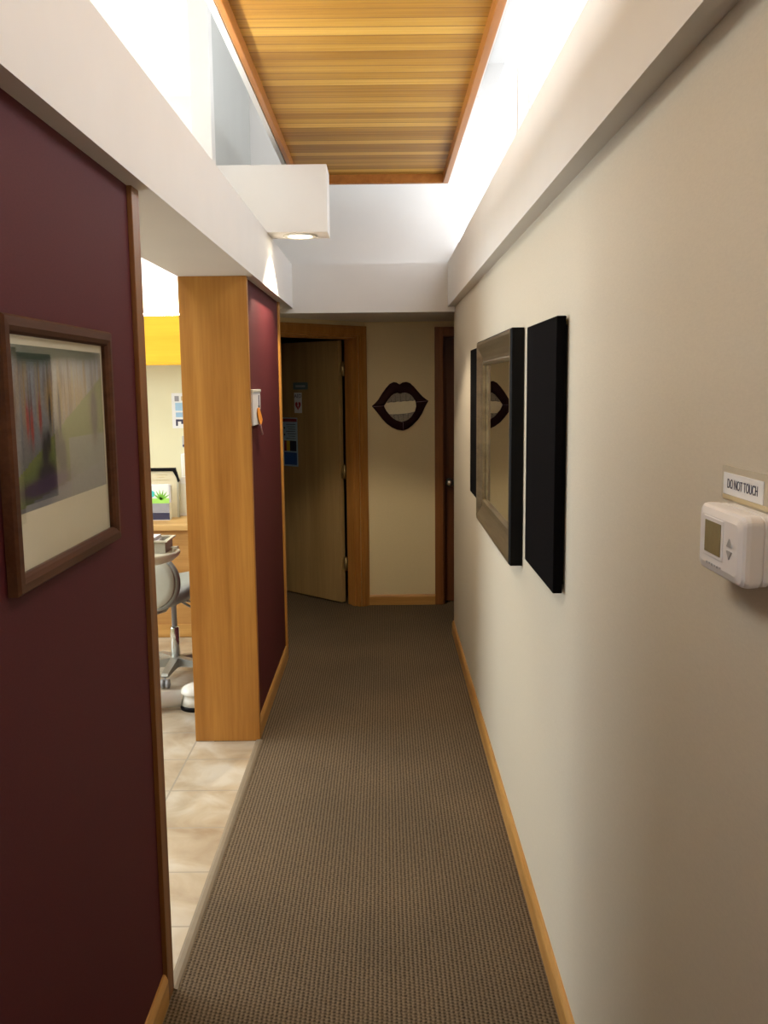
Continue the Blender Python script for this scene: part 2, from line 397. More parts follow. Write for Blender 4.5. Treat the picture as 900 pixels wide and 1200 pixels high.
quick('window_pane', w, 'glass', (-3.85, -3.845, 2.66, 3.87, .96, 2.44), (-3.85, -3.845, 3.93, 5.14, .96, 2.44))

# baseboards
def baseboard(name, f, a, b, h=.085, mat='wood_y'):
    bm = bmesh.new()
    prism(bm, [(0, 0), (.0135, 0), (.0135, h-.018), (.010, h-.008), (.005, h), (0, h)], f, a, b)
    o = obj(name, bm, mat); o['kind'] = 'structure'
baseboard('baseboard_right', lambda u, v, d: (XR-u, d, v), -2.7, 5.93)
baseboard('baseboard_left', lambda u, v, d: (XL+u, d, v), -2.7, 2.262)
baseboard('baseboard_left_far', lambda u, v, d: (XL+u, d, v), 4.137, 5.374)
baseboard('baseboard_far', lambda u, v, d: (d, YF-u, v), -.125, .371, .078, 'wood_x')

# door 1: open birch door in the angled wall
d1 = setting('door_1', (-.5, 6.5, 0))
bm = bmesh.new(); Pn = (CX, CY)
for (a, b) in (((-.004, .066), (0, 1.985)), ((.874, .944), (0, 1.985))):
    obox(bm, Pn, D, N, a, (-.018, -.001), 0, b[0], b[1]+.055, .004)
    obox(bm, Pn, D, N, (a[0]+.012, a[1]-.014), (-.024, -.017), 0, b[0], b[1], .003)
obox(bm, Pn, D, N, (.064, .876), (-.018, -.001), 0, 1.972, 2.040, .004)
obox(bm, Pn, D, N, (.064, .876), (-.024, -.017), 0, 1.986, 2.026, .003)
obj('casing', bm, 'door_frame', d1)
bm = bmesh.new()
obox(bm, Pn, D, N, (.068, .084), (-.004, .125), 0, 0, 1.975, .002); obox(bm, Pn, D, N, (.856, .872), (-.004, .125), 0, 0, 1.975, .002)
obox(bm, Pn, D, N, (.084, .856), (-.004, .125), 0, 1.958, 1.975, .002)
obox(bm, Pn, D, N, (.084, .096), (.035, .075), 0, 0, 1.958, .002); obox(bm, Pn, D, N, (.096, .844), (.035, .075), 0, 1.947, 1.958, .002)
obj('jamb', bm, 'door_frame', d1)
LS = (-.325, 6.778); L = (-.737, .676); LT = (.676, .737)
bm = bmesh.new(); obox(bm, LS, L, LT, (0, .78), (0, .04), 0, .012, 1.945, .0015)
leaf = obj('door_leaf', bm, 'door_leaf', d1)
for z in (.30, .99, 1.74):
    bm = bmesh.new()
    kx, ky = LS[0]+.034, LS[1]+.012
    lathe(bm, [(0, z-.05), (.0125, z-.05), (.0125, z+.05), (0, z+.05)], 14, Matrix.Translation((kx, ky, 0)))
    lathe(bm, [(0, z+.05), (.005, z+.052), (.005, z+.058), (0, z+.06)], 10, Matrix.Translation((kx, ky, 0)))
    obox(bm, LS, L, LT, (-.002, .0005), (.006, .036), 0, z-.045, z+.045)
    obox(bm, (kx, ky), (-D[0], -D[1]), N, (0, .034), (-.003, .003), 0, z-.045, z+.045)
    obj('hinge', bm, 'brass', d1)
# lever on the far side of the leaf
bm = bmesh.new()
kp = Vector((LS[0]+L[0]*.72, LS[1]+L[1]*.72, .93)); out = Vector((-LT[0], -LT[1], 0))
tube(bm, [kp+out*.001, kp+out*.008], .028, 20); tube(bm, [kp+out*.008, kp+out*.05], .009); tube(bm, [kp+out*.045, kp+out*.045-Vector((L[0], L[1], 0))*.10], .008)
obj('handle', bm, 'nickel', d1)

# things fixed to the open door
def on_leaf(t, z, off=0.0):
    return Vector((LS[0]+L[0]*t-LT[0]*off, LS[1]+L[1]*t-LT[1]*off, z))
def leaf_prism(bm, poly, o0, o1, mi=0): prism(bm, poly, lambda u, v, d: on_leaf(u, v, d), o0, o1, mi)
def rect(a, b, c, d): return [(a, c), (b, c), (b, d), (a, d)]
LR, UP = (-L[0], -L[1], 0), (0, 0, 1)       # reading direction on the leaf: towards the hinge
def leaf_thing(name, label, cat, t, z): return thing(name, label, cat, on_leaf(t, z, 0))
t_ = leaf_thing('name_plate', 'small dark teal name plate above the heart sign on the open door', 'sign', .40, 1.55)
bm = bmesh.new(); leaf_prism(bm, rect(.325, .485, 1.595, 1.648), .0005, .004); obj('plate', bm, 'teal', t_)
bm = bmesh.new(); leaf_prism(bm, rect(.352, .458, 1.612, 1.628), .004, .0046); obj('faded_print', bm, 'plastic_grey', t_); t_.children[-1].data.materials[0] = plain('faded_print', (.09, .15, .15, 1), .5)
t_ = leaf_thing('heart_sign', 'small white sign with AED letters and red heart on the open door', 'sign', .40, 1.40)
bm = bmesh.new(); leaf_prism(bm, rect(.395, .478, 1.418, 1.572), .0005, .002); obj('card', bm, 'paper', t_)
text('lettering', 'AED', .042, 'ink', t_, on_leaf(.4365, 1.545, .0026), LR, UP)
hp = [(.5*math.sin(a)**3*1.0, (13*math.cos(a)-5*math.cos(2*a)-2*math.cos(3*a)-math.cos(4*a))/34) for a in [2*PI*i/28 for i in range(28)]]
bm = bmesh.new(); leaf_prism(bm, [(.4365+x*.062, 1.475+y*.075) for x, y in hp], .002, .0032); ht = obj('heart', bm, 'red', t_)
bm = bmesh.new(); leaf_prism(bm, [(.432, 1.498), (.442, 1.498), (.436, 1.479), (.444, 1.479), (.431, 1.452), (.434, 1.471), (.427, 1.471)], .0032, .0038); obj('bolt', bm, 'paper', ht)
t_ = leaf_thing('poster', 'pale blue poster with maroon top band and colour blocks on the open door', 'poster', .62, 1.05)
bm = bmesh.new(); leaf_prism(bm, rect(.452, .700, 1.008, 1.382), .0005, .002); obj('sheet', bm, 'paper_blue', t_)
bm = bmesh.new(); leaf_prism(bm, rect(.456, .700, 1.350, 1.374), .002, .0026); obj('title_band', bm, 'maroon_ink', t_)
bm = bmesh.new()
for i, z in enumerate((1.33, 1.312, 1.294, 1.276, 1.258, 1.24, 1.222)): leaf_prism(bm, rect(.47+.004*(i % 2), .58-.012*(i % 3), z-.002, z+.002), .002, .0025)
for z in (1.302, 1.25): leaf_prism(bm, rect(.592, .606, z-.007, z+.007), .002, .0025)
for i in range(12): leaf_prism(bm, rect(.63, .69-.01*(i % 3), 1.05+.022*i, 1.054+.022*i), .002, .0025)
obj('printed_lines', bm, 'ink', t_)
for (a, b, m) in ((.578, .604, 'maroon_ink'), (.540, .578, 'yellow'), (.466, .540, 'navy')):
    bm = bmesh.new(); leaf_prism(bm, rect(a, b, 1.125, 1.205), .002, .0026); obj('colour_block', bm, m, t_)
bm = bmesh.new(); leaf_prism(bm, rect(.462, .605, 1.02, 1.115), .002, .0025); obj('text_block', bm, 'blue', t_)
t_ = leaf_thing('pink_card', 'narrow pink card with dark dots on the door beside the maroon wall edge', 'card', .71, 1.44)
bm = bmesh.new(); leaf_prism(bm, rect(.655, .735, 1.44, 1.60), .0005, .002); obj('card', bm, 'pink', t_)
for z in (1.585, 1.455):
    bm = bmesh.new(); leaf_prism(bm, [(.672+.010*math.cos(a), z+.010*math.sin(a)) for a in [2*PI*i/14 for i in range(14)]], .002, .003)
    obj('dot', bm, 'ink', t_)

# door 2: brown closed door on the far wall, mostly hidden by the right wall
d2 = setting('door_2', (.86, YF, 0))
quick('casing', d2, 'brown_door', (.371, .432, YF-.018, YF-.001, 0, 2.03), (1.298, 1.36, YF-.018, YF-.001, 0, 2.03), (.432, 1.298, YF-.018, YF-.001, 1.965, 2.03), bev=.004)
d2.children[0].data.materials[0] = wood('brown_casing', (.20, .07, .02, 1), (.30, .12, .035, 1), 'z')
quick('jamb', d2, 'brown_door', (.430, .444, YF-.002, YF+.12, 0, 1.97), (1.286, 1.30, YF-.002, YF+.12, 0, 1.97), (.444, 1.286, YF-.002, YF+.12, 1.956, 1.97), bev=.002)
dl = quick('door_leaf', d2, 'brown_door', (.446, 1.284, YF+.06, YF+.10, .012, 1.953), bev=.002)
bm = bmesh.new()
lathe(bm, [(0, 0), (.032, 0), (.032, .006), (.014, .012), (.012, .03), (.026, .04), (.028, .055), (.02, .066), (0, .068)], 24, Matrix.Translation((.482, YF+.06, .905)) @ Matrix.Rotation(PI/2, 4, 'X'))
obj('handle', bm, 'nickel', d2)

# ------------------------------------------------------------------ wooden ceiling panel
pn = setting('ceiling_panel', (-.06, 2, 2.83))
quick('plank_field', pn, 'planks', (-.478, .362, -2.2, 5.60, 2.838, 2.86))
quick('panel_frame', pn, 'ceil_frame', (-.500, -.478, -2.23, 5.63, 2.788, 2.90), (.362, .392, -2.23, 5.63, 2.788, 2.90), (-.478, .362, 5.60, 5.63, 2.788, 2.90), (-.478, .362, -2.23, -2.2, 2.788, 2.90), bev=.003)
quick('panel_edge', pn, 'ceil_white', (-.532, -.509, -2.23, 5.65, 2.80, 2.92), (-.532, .40, 5.631, 5.65, 2.80, 2.92), (.393, .40, -2.23, 5.631, 2.80, 2.92))
quick('panel_back', pn, 'ceil_white', (-.509, .393, -2.22, 5.631, 2.90, 2.92))
quick('hanger', pn, 'white', *[(x-.02, x+.02, y-.02, y+.02, 2.92, ZTOP) for x in (-.35, .25) for y in (-1.5, .8, 3.0, 5.2)])

# downlight box on the left beam
struct('ceiling_box', [(-.795, -.262, 4.64, 4.85, ZL+.0005, 2.682)], 'white', .003)
dlt = thing('recessed_downlight', 'round lit downlight in the underside of the white ceiling box', 'light', (-.405, 4.745, ZL-.01))
Tm = Matrix.Translation((-.405, 4.745, 0))
bm = bmesh.new(); lathe(bm, [(.060, ZL-.002), (.084, ZL-.001), (.084, ZL-.005), (.078, ZL-.008), (.064, ZL-.007), (.058, ZL-.003), (.060, ZL-.002)], 40, Tm); obj('trim_ring', bm, 'white_gloss', dlt)
bm = bmesh.new(); lathe(bm, [(0, ZL-.006), (.035, ZL-.0055), (.058, ZL-.003), (.058, ZL-.001), (0, ZL-.001)], 40, Tm); obj('lens', bm, 'lamp', dlt)

# cove tubes on the two ledges
def tube_light(y0, y1, x, where):
    t_ = thing('fluorescent_tube', where, 'light', (x, (y0+y1)/2, ZL), 'fluorescent tubes lying in the ceiling coves')
    quick('batten', t_, 'white', (x-.07, x-.02, y0, y1, ZL+.0005, ZL+.03), bev=.003)
    bm = bmesh.new(); tube(bm, [(x, y0+.03, ZL+.018), (x, y1-.03, ZL+.018)], .013); obj('tube', bm, 'tube', t_)
    for y in (y0+.015, y1-.015): quick('end_cap', t_, 'plastic', (x-.03, x+.015, y-.015, y+.015, ZL+.001, ZL+.034), bev=.002)
WH = 'white fluorescent tube on its batten on the left cove ledge, %s'
for k, (a, b) in enumerate(((-1.9, -.7), (-.6, .6), (.7, 1.9), (2.0, 3.4))):
    tube_light(a, b, -.78, WH % (['furthest behind the camera', 'second from the back', 'over the framed print', 'nearest the white post'][k]))

# ------------------------------------------------------------------ left wall: framed print and paper
F0, F1, FZ0, FZ1 = 1.435, 2.005, 1.300, 1.745
fr = thing('picture_frame', 'dark wooden frame with a street print on the maroon wall', 'picture', (-.585, (F0+F1)/2, FZ0))
bm = bmesh.new()
prof = [(0, 0), (0, .016), (.004, .021), (.018, .022), (.026, .018), (.030, .012), (.030, 0)]   # (inwards, out of wall)
def frame_ring(bm, y0, y1, z0, z1, prof, px):
    rings = []
    for cy, cz, sy, sz in ((y0, z0, 1, 1), (y1, z0, -1, 1), (y1, z1, -1, -1), (y0, z1, 1, -1)):
        rings.append([bm.verts.new((px(d), cy+sy*i, cz+sz*i)) for i, d in prof])
    n = len(prof)
    for k in range(4):
        A, B = rings[k], rings[(k+1) % 4]
        for i in range(n): bm.faces.new([A[i], A[(i+1) % n], B[(i+1) % n], B[i]])
frame_ring(bm, F0, F1, FZ0, FZ1, prof, lambda d: XL+.002+d)
obj('frame', bm, 'frame_dark', fr)
quick('backing', fr, 'black', (XL+.001, XL+.004, F0+.01, F1-.01, FZ0+.01, FZ1-.01))
quick('mat_board', fr, 'mat_board', (XL+.004, XL+.007, F0+.028, F1-.028, FZ0+.028, FZ1-.028))
# the print itself: a painted street scene as coloured cells
def blot(u, v, cu, cv, ru, rv):
    return math.exp(-(((u-cu)/ru)**2+((v-cv)/rv)**2)*1.4)
def lerp(a, b, t): t = max(0, min(1, t)); return tuple(x+(y-x)*t for x, y in zip(a, b))
rn = random.Random(3)
STRIPES = [(rn.random(), .004+.012*rn.random(), .12+.3*rn.random(), .1+.2*rn.random(), rn.choice(((.36, .24, .07), (.05, .03, .02), (.30, .20, .10), (.26, .25, .24), (.10, .04, .03), (.33, .28, .14)))) for _ in range(70)]
def paint(u, v):
    c = lerp((.30, .32, .36), (.17, .17, .17), v*1.5)
    for cu, ru, cv, rv, k in STRIPES:
        c = lerp(c, k, .8*blot(u, v, cu, cv, ru, rv))
    for cu, cv, ru, rv, k in ((.36, .33, .05, .13, 1), (.47, .38, .05, .2, .9), (.6, .3, .09, .15, .6), (.72, .33, .06, .16, .8), (.66, .5, .08, .14, .7)):
        c = lerp(c, (.34, .21, .05), k*.9*blot(u, v, cu, cv, ru, rv))
    c = lerp(c, (.02, .045, .018), 1.5*blot(u, v, .22, .03, .3, .09)+1.2*blot(u, v, .75, .02, .4, .07))
    top = .80-.62*u; bot = .98-.18*u
    if top < v < bot: c = lerp((.17, .20, .04), (.10, .13, .02), (v-top)/(bot-top))
    if v >= bot: c = (.17, .17, .18)
    if u > .55 and v > .60: c = lerp(c, (.19, .19, .17), .8)
    for cu, cv in ((.14, .45), (.18, .50), (.26, .43)):
        c = lerp(c, (.34, .05, .03), 1.6*blot(u, v, cu, cv, .014, .12))
    for cu, cv, ru, rv in ((.29, .66, .035, .12), (.33, .60, .025, .08), (.42, .62, .03, .13), (.47, .72, .05, .16), (.46, .42, .015, .2), (.36, .40, .012, .12), (.88, .45, .05, .22), (.30, .80, .10, .08)):
        c = lerp(c, (.02, .012, .014), 1.6*blot(u, v, cu, cv, ru, rv))
    c = lerp(c, (.05, .018, .065), 1.5*blot(u, v, .2, .88, .2, .06)+1.1*blot(u, v, .42, .85, .16, .06))
    k = .9+.2*rn.random()
    return tuple(x*k for x in c)
bm = bmesh.new(); NU, NV = 84, 72; cl = bm.loops.layers.float_color.new('Col')
PY0, PY1, PZ0, PZ1 = F0+.043, F1-.043, 1.425, 1.700
gv = [[bm.verts.new((XL+.0078, PY0+(PY1-PY0)*i/NU, PZ1-(PZ1-PZ0)*j/NV)) for i in range(NU+1)] for j in range(NV+1)]
for j in range(NV):
    for i in range(NU):
        f = bm.faces.new([gv[j][i], gv[j+1][i], gv[j+1][i+1], gv[j][i+1]]); c = paint((i+.5)/NU, (j+.5)/NV)
        for lp in f.loops: lp[cl] = (*c, 1)
obj('print', bm, 'print', fr)
quick('glass', fr, 'glass', (XL+.0115, XL+.0135, F0+.0295, F1-.0295, FZ0+.0295, FZ1-.0295))

pp = thing('paper_sheet', 'white paper sheet pinned at the left edge nearer than the frame', 'paper', (XL+.003, 1.31, 1.46))
quick('sheet', pp, 'paper', (XL+.0015, XL+.003, 1.205, 1.418, 1.464, 1.718))
quick('picture_block', pp, 'sky_blue', (XL+.003, XL+.0035, 1.24, 1.412, 1.585, 1.70))

# ------------------------------------------------------------------ right wall: canvases and mirror
quick_c = lambda y0, y1, label: None
def canvas(y0, y1, z0, z1, label):
    t_ = thing('canvas_panel', label, 'wall panel', (.435, (y0+y1)/2, z0), 'black canvas panels flanking the mirror')
    quick('canvas', t_, 'black_canvas', (.420, .444, y0, y1, z0, z1), bev=.003)
    quick('stretcher_bar', t_, 'black', (.444, .4501, y0+.02, y1-.02, z0+.02, z1-.02))
    return t_
canvas(2.272, 2.735, 1.104, 1.789, 'plain black canvas panel nearest the camera on the right wall')
canvas(4.09, 4.50, 1.107, 1.786, 'plain black canvas panel peeking out beyond the framed mirror')
mr = thing('wall_mirror', 'rectangular mirror in a wide champagne frame between two black canvases', 'mirror', (.43, 3.52, 1.036))
prof = [(0, .002), (0, .040), (.006, .046), (.016, .047), (.030, .043), (.050, .033), (.070, .026), (.082, .0255), (.088, .030), (.096, .029), (.100, .020), (.100, .010), (.094, .006), (.05, .002)]
MY0, MY1, MZ0, MZ1 = 2.975, 4.045, 1.036, 1.803
bm = bmesh.new(); frame_ring(bm, MY0, MY1, MZ0, MZ1, prof, lambda d: XR-d)
for f in bm.faces: f.smooth = False
fo = obj('frame', bm, ['silver_frame', 'black'], mr)
for p in fo.data.polygons:      # black outer edge
    ys = [fo.data.vertices[i].co for i in p.vertices]
    cy = sum(v.y for v in ys)/4+3.52; cz = sum(v.z for v in ys)/4+1.036
    if min(abs(cy-MY0), abs(cy-MY1)) < .0035 or min(abs(cz-MZ0), abs(cz-MZ1)) < .0035: p.material_index = 1
quick('mirror_glass', mr, 'mirror', (.4335, .4375, MY0+.096, MY1-.096, MZ0+.096, MZ1-.096))

# ------------------------------------------------------------------ thermostat and sign
th = thing('thermostat', 'white wall thermostat with a small screen below the taped notice', 'thermostat', (.44, 1.115, 1.39))
T0, T1, TZ0, TZ1 = 1.040, 1.190, 1.3905, 1.4755
def rr(a, b, c, d, r, n=5, k=0):
    out = []
    for cx, cy, s in ((b-r, d-r, 0), (a+r, d-r, 1), (a+r, c+r, 2), (b-r, c+r, 3)):
        for i in range(n+1):
            an = PI/2*(s+i/n); out.append((cx+r*math.cos(an), cy+r*math.sin(an)))
    return out
def body(bm, layers):
    prev = None
    for (ins, x) in layers:
        ring = [bm.verts.new((x, u, v)) for u, v in rr(T0+ins, T1-ins, TZ0+ins, TZ1-ins, .010)]
        if prev:
            for i in range(len(ring)):
                f = bm.faces.new([prev[i], prev[(i+1) % len(ring)], ring[(i+1) % len(ring)], ring[i]])
        else: bm.faces.new(ring)
        prev = ring
    bm.faces.new(prev[::-1])
bm = bmesh.new()
body(bm, [(.002, XR+.0001), (.002, .443), (.0035, .4425), (.0035, .4405), (.0012, .440), (.0012, .434), (.003, .4335), (.003, .431), (.0005, .4305), (0, .418), (.001, .413), (.004, .410), (.012, .4075)])
bd = obj('body', bm, 'plastic', th)
quick('bezel', th, 'plastic', (.4065, .4085, 1.098, 1.165, 1.412, 1.462), bev=.001)
quick('screen', th, 'lcd', (.4058, .407, 1.104, 1.158, 1.417, 1.457), bev=.0003, label='olive grey screen')
for z, s in ((1.4395, 1), (1.4245, -1)):
    bm = bmesh.new(); prism(bm, [(1.069, z-.005*s), (1.085, z-.005*s), (1.077, z+.005*s)], lambda u, v, d: (d, u, v), .4062, .4078); obj('button', bm, 'plastic_grey', th)
bm = bmesh.new()
for i in range(6): box(bm, .4068, .4076, 1.103+.009*i, 1.108+.009*i, 1.4025-(.0008*(i % 2)), 1.4045)
obj('maker_mark', bm, 'plastic_grey', th)
sg = thing('taped_notice', 'small white taped notice reading DO NOT TOUCH above the thermostat', 'sign', (.448, 1.14, 1.478))
quick('tape', sg, 'tape_pale', (.4485, .4497, 1.062, 1.222, 1.4775, 1.5195))
quick('card', sg, 'paper', (.4478, .4485, 1.085, 1.214, 1.483, 1.511))
text('lettering', 'DO NOT TOUCH', .0175, 'ink', sg, (.4474, 1.150, 1.4968), (0, -1, 0), UP, .0002, squash=.72)
quick('yellow_tape', sg, 'tape', (.4479, .4495, 1.045, 1.216, 1.4768, 1.4825))

# ------------------------------------------------------------------ lips plaque
lp = thing('lips_plaque', 'burgundy open lips plaque with grey teeth on the far cream wall', 'wall decoration', (.12, YF, 1.47))
def LP(zx, zy):
    a, b = (zx-437)*.000548, -(zy-530)*.000548; c, s = math.cos(.0105), math.sin(.0105)
    return (.120+a*c+b*s, 1.473-a*s+b*c)
outer = [(65, 535), (110, 495), (150, 450), (200, 370), (250, 300), (300, 245), (350, 220), (390, 226), (430, 250), (470, 226), (520, 218), (570, 235), (620, 280), (680, 350), (730, 405), (775, 440), (812, 465), (760, 560), (730, 630), (680, 710), (600, 790), (540, 835), (480, 855), (400, 845), (330, 815), (260, 765), (200, 700), (130, 610)]
inner = [(228, 530), (258, 484), (290, 440), (320, 404), (355, 376), (400, 362), (440, 374), (470, 362), (500, 358), (530, 363), (562, 377), (590, 398), (612, 424), (630, 452), (645, 482), (650, 540), (635, 600), (590, 670), (550, 706), (520, 725), (460, 742), (390, 720), (350, 696), (320, 670), (260, 600), (240, 562), (232, 545), (229, 536)]
n = len(outer)
def ringpart(i0, i1, name):
    bm = bmesh.new(); rows = []
    for k in range(i0, i1+1):
        o_, i_ = LP(*outer[k % n]), LP(*inner[k % n]); row = []
        for t, h in ((0, 0), (0, .010), (.12, .017), (.4, .024), (.75, .022), (.95, .014), (1, .008), (1, 0)):
            row.append(bm.verts.new((o_[0]+(i_[0]-o_[0])*t, YF-.001-h, o_[1]+(i_[1]-o_[1])*t)))
        rows.append(row)
    for A, B in zip(rows, rows[1:]):
        for j in range(len(A)):
            f = bm.faces.new([A[j], A[(j+1) % len(A)], B[(j+1) % len(A)], B[j]]); f.smooth = 1 < j < 5
    bm.faces.new(rows[0]); bm.faces.new(rows[-1][::-1])
    return obj(name, bm, 'lips', lp)
ringpart(0, 16, 'upper_lip'); ringpart(16, n, 'lower_lip')
def lpline(name, p, q, w, par=lp, m='lip_line', h0=.020, h1=.026):
    bm = bmesh.new(); a, b = Vector(LP(*p)), Vector(LP(*q)); d = (b-a).normalized(); nn = Vector((-d.y, d.x))*w
    prism(bm, [tuple(a+nn), tuple(b+nn), tuple(b-nn), tuple(a-nn)], lambda u, v, dd: (u, YF-dd, v), h0, h1); return obj(name, bm, m, par)
lpline('seam', (85, 540), (226, 532), .0016); lpline('seam', (650, 480), (795, 467), .0016); lpline('seam', (478, 745), (482, 850), .0012)
def teeth(name, poly, cuts):
    bm = bmesh.new(); prism(bm, [LP(*p) for p in poly], lambda u, v, d: (u, YF-d, v), .001, .009); o = obj(name, bm, 'teeth', lp)
    for (p, q) in cuts: lpline('tooth_gap', p, q, .0014, o, 'tooth_edge', .008, .0098)
teeth('upper_teeth', [(262, 492), (300, 430), (360, 372), (400, 358), (440, 370), (500, 354), (560, 372), (612, 420), (632, 458), (610, 468), (575, 462), (530, 472), (490, 466), (450, 478), (405, 474), (360, 486), (320, 482), (285, 492)],
      [((318, 440), (322, 482)), ((372, 395), (380, 482)), ((440, 374), (446, 476)), ((515, 380), (520, 470)), ((575, 400), (572, 462)), ((290, 480), (345, 478)), ((345, 478), (405, 468)), ((450, 470), (530, 464)), ((530, 464), (610, 458))])
teeth('lower_teeth', [(290, 640), (340, 652), (380, 640), (430, 644), (480, 634), (530, 640), (580, 620), (640, 606), (600, 665), (550, 708), (520, 728), (460, 746), (390, 724), (340, 690)],
      [((352, 652), (372, 700)), ((410, 648), (424, 725)), ((480, 640), (486, 735)), ((545, 634), (545, 700)), ((300, 645), (380, 646)), ((380, 646), (480, 638)), ((480, 638), (600, 622))])
bm = bmesh.new(); prism(bm, [LP(*p) for p in [(226, 530), (262, 492), (285, 490), (320, 484), (360, 488), (405, 476), (450, 480), (490, 468), (530, 474), (575, 464), (610, 468), (642, 458), (652, 540), (640, 604), (580, 620), (530, 640), (480, 634), (430, 644), (380, 640), (340, 652), (292, 640), (250, 590)]], lambda u, v, d: (u, YF-d, v), .001, .006)
obj('tongue_board', bm, 'ivory', lp, label='plain ivory board between the teeth')

# ------------------------------------------------------------------ holder with tag on the far maroon wall
hd = thing('leaflet_holder', 'white plastic holder with orange tag on the far maroon wall', 'holder', (-.585, 4.34, 1.44))
quick('shell', hd, 'plastic', (XL+.0005, XL+.014, 4.19, 4.44, 1.448, 1.60), bev=.004)
quick('lid', hd, 'white_gloss', (XL+.0005, XL+.017, 4.185, 4.445, 1.598, 1.612), bev=.003)
quick('slot', hd, 'ink', (XL+.0135, XL+.016, 4.375, 4.395, 1.535, 1.585), (XL+.0135, XL+.017, 4.365, 4.395, 1.522, 1.538), (XL+.0135, XL+.017, 4.385, 4.415, 1.502, 1.518), bev=.001)
bm = bmesh.new()
prism(bm, [(4.30, 1.525), (4.36, 1.527), (4.43, 1.485), (4.46, 1.468), (4.43, 1.452), (4.39, 1.438), (4.34, 1.462), (4.305, 1.49)], lambda u, v, d: (d, u, v), XL+.017, XL+.020)
tg = obj('paper_tag', bm, 'orange', hd, 'orange tag')
bm = bmesh.new(); tube(bm, [(XL+.019, 4.37, 1.447), (XL+.018, 4.40, 1.43), (XL+.016, 4.45, 1.407), (XL+.014, 4.48, 1.397)], .0055, 8); obj('cord', bm, 'pale_pink', tg)

# ------------------------------------------------------------------ treatment room
dk = thing('desk', 'built-in oak desk along the treatment room back wall', 'desk', (-2.2, 6.2, 0))
quick('worktop', dk, 'desk_wood', (-3.6, -.887, 5.86, 6.498, .712, .748), bev=.004)
quick('front_panel', dk, 'desk_front', (-3.6, -.887, 5.90, 5.92, .085, .711))
quick('plinth', dk, 'wood_x', (-3.6, -.887, 5.89, 5.91, 0, .085), bev=.003)
quick('side_panel', dk, 'desk_front', (-3.6, -3.57, 5.92, 6.49, 0, .711))
vl = thing('upper_cabinet', 'long golden yellow wood cabinet high on the treatment room wall', 'cabinet', (-2.2, 6.3, 1.77))
quick('front_panel', vl, 'yellow_wood', (-3.6, -.887, 6.15, 6.17, 1.785, 2.088))
quick('bottom_edge', vl, 'yellow_wood', (-3.6, -.887, 6.143, 6.175, 1.768, 1.784), bev=.003)
quick('body', vl, 'desk_wood', (-3.6, -.887, 6.171, 6.498, 1.78, 2.05))
# light fitting on top of that cabinet
ul = thing('fluorescent_tube', 'white fluorescent tube on its batten on top of the yellow cabinet', 'light', (-2.2, 6.33, 2.05))
quick('batten', ul, 'white', (-3.3, -1.05, 6.30, 6.36, 2.0505, 2.08)); bm = bmesh.new(); tube(bm, [(-3.28, 6.33, 2.098), (-1.07, 6.33, 2.098)], .016); obj('tube', bm, 'tube', ul)

ps = thing('wall_notice', 'white printed notice with blue blocks on the treatment room wall', 'poster', (-1.39, 6.498, 1.34))
quick('sheet', ps, 'paper', (-1.476, -1.29, 6.4955, 6.4995, 1.338, 1.582))
for x0, x1, z0, z1, m in ((-1.455, -1.425, 1.525, 1.562, 'ink_grey'), (-1.452, -1.30, 1.46, 1.515, 'sky_blue'), (-1.45, -1.30, 1.415, 1.448, 'sky_blue'), (-1.41, -1.38, 1.53, 1.56, 'tape')):
    quick('picture_block', ps, m, (x0, x1, 6.4945, 6.4957, z0, z1))
quick('figure_print', ps, 'ink', (-1.452, -1.438, 6.4945, 6.4957, 1.355, 1.40), (-1.438, -1.40, 6.4945, 6.4957, 1.385, 1.40), (-1.415, -1.40, 6.4945, 6.4957, 1.368, 1.385))

# display stand with black corner
ds = thing('certificate_frame', 'cream certificate in a black-topped frame leaning on the desk', 'frame', (-1.55, 6.30, .748))
def lean(bm, a, b, y, t, z0, z1, tilt=.10):
    prism(bm, [(0, z0), (t, z0), (t+tilt*(z1-z0), z1), (tilt*(z1-z0), z1)], lambda u, v, d: (d, y+u, v), a, b)
bm = bmesh.new(); lean(bm, -1.72, -1.405, 6.22, .006, .7485, 1.075); obj('certificate', bm, 'mat_board', ds)
bm = bmesh.new(); prism(bm, [(0, 1.06), (.02, 1.06), (.022, 1.082), (0, 1.082)], lambda u, v, d: (d, 6.243+u, v), -1.73, -1.415)
prism(bm, [(-1.43, 1.06), (-1.43, 1.082), (-1.412, 1.082), (-1.388, .99), (-1.398, .985), (-1.408, 1.02)], lambda u, v, d: (u, d, v), 6.236, 6.262)
obj('rail', bm, 'black', ds, 'black top rail')
bm = bmesh.new(); lean(bm, -1.405, -1.392, 6.215, .02, .7485, .985); obj('side_rail', bm, 'shell_grey', ds)
bm = bmesh.new()
for z, a, b in ((1.035, -1.56, -1.47), (1.02, -1.54, -1.49), (1.0, -1.57, -1.46)):
    prism(bm, [(0, z), (.001, z), (.001, z+.004), (0, z+.004)], lambda u, v, d: (d, 6.2175+.1*(z-.7485)+u, v), a, b)
obj('printed_lines', bm, 'tape', ds)
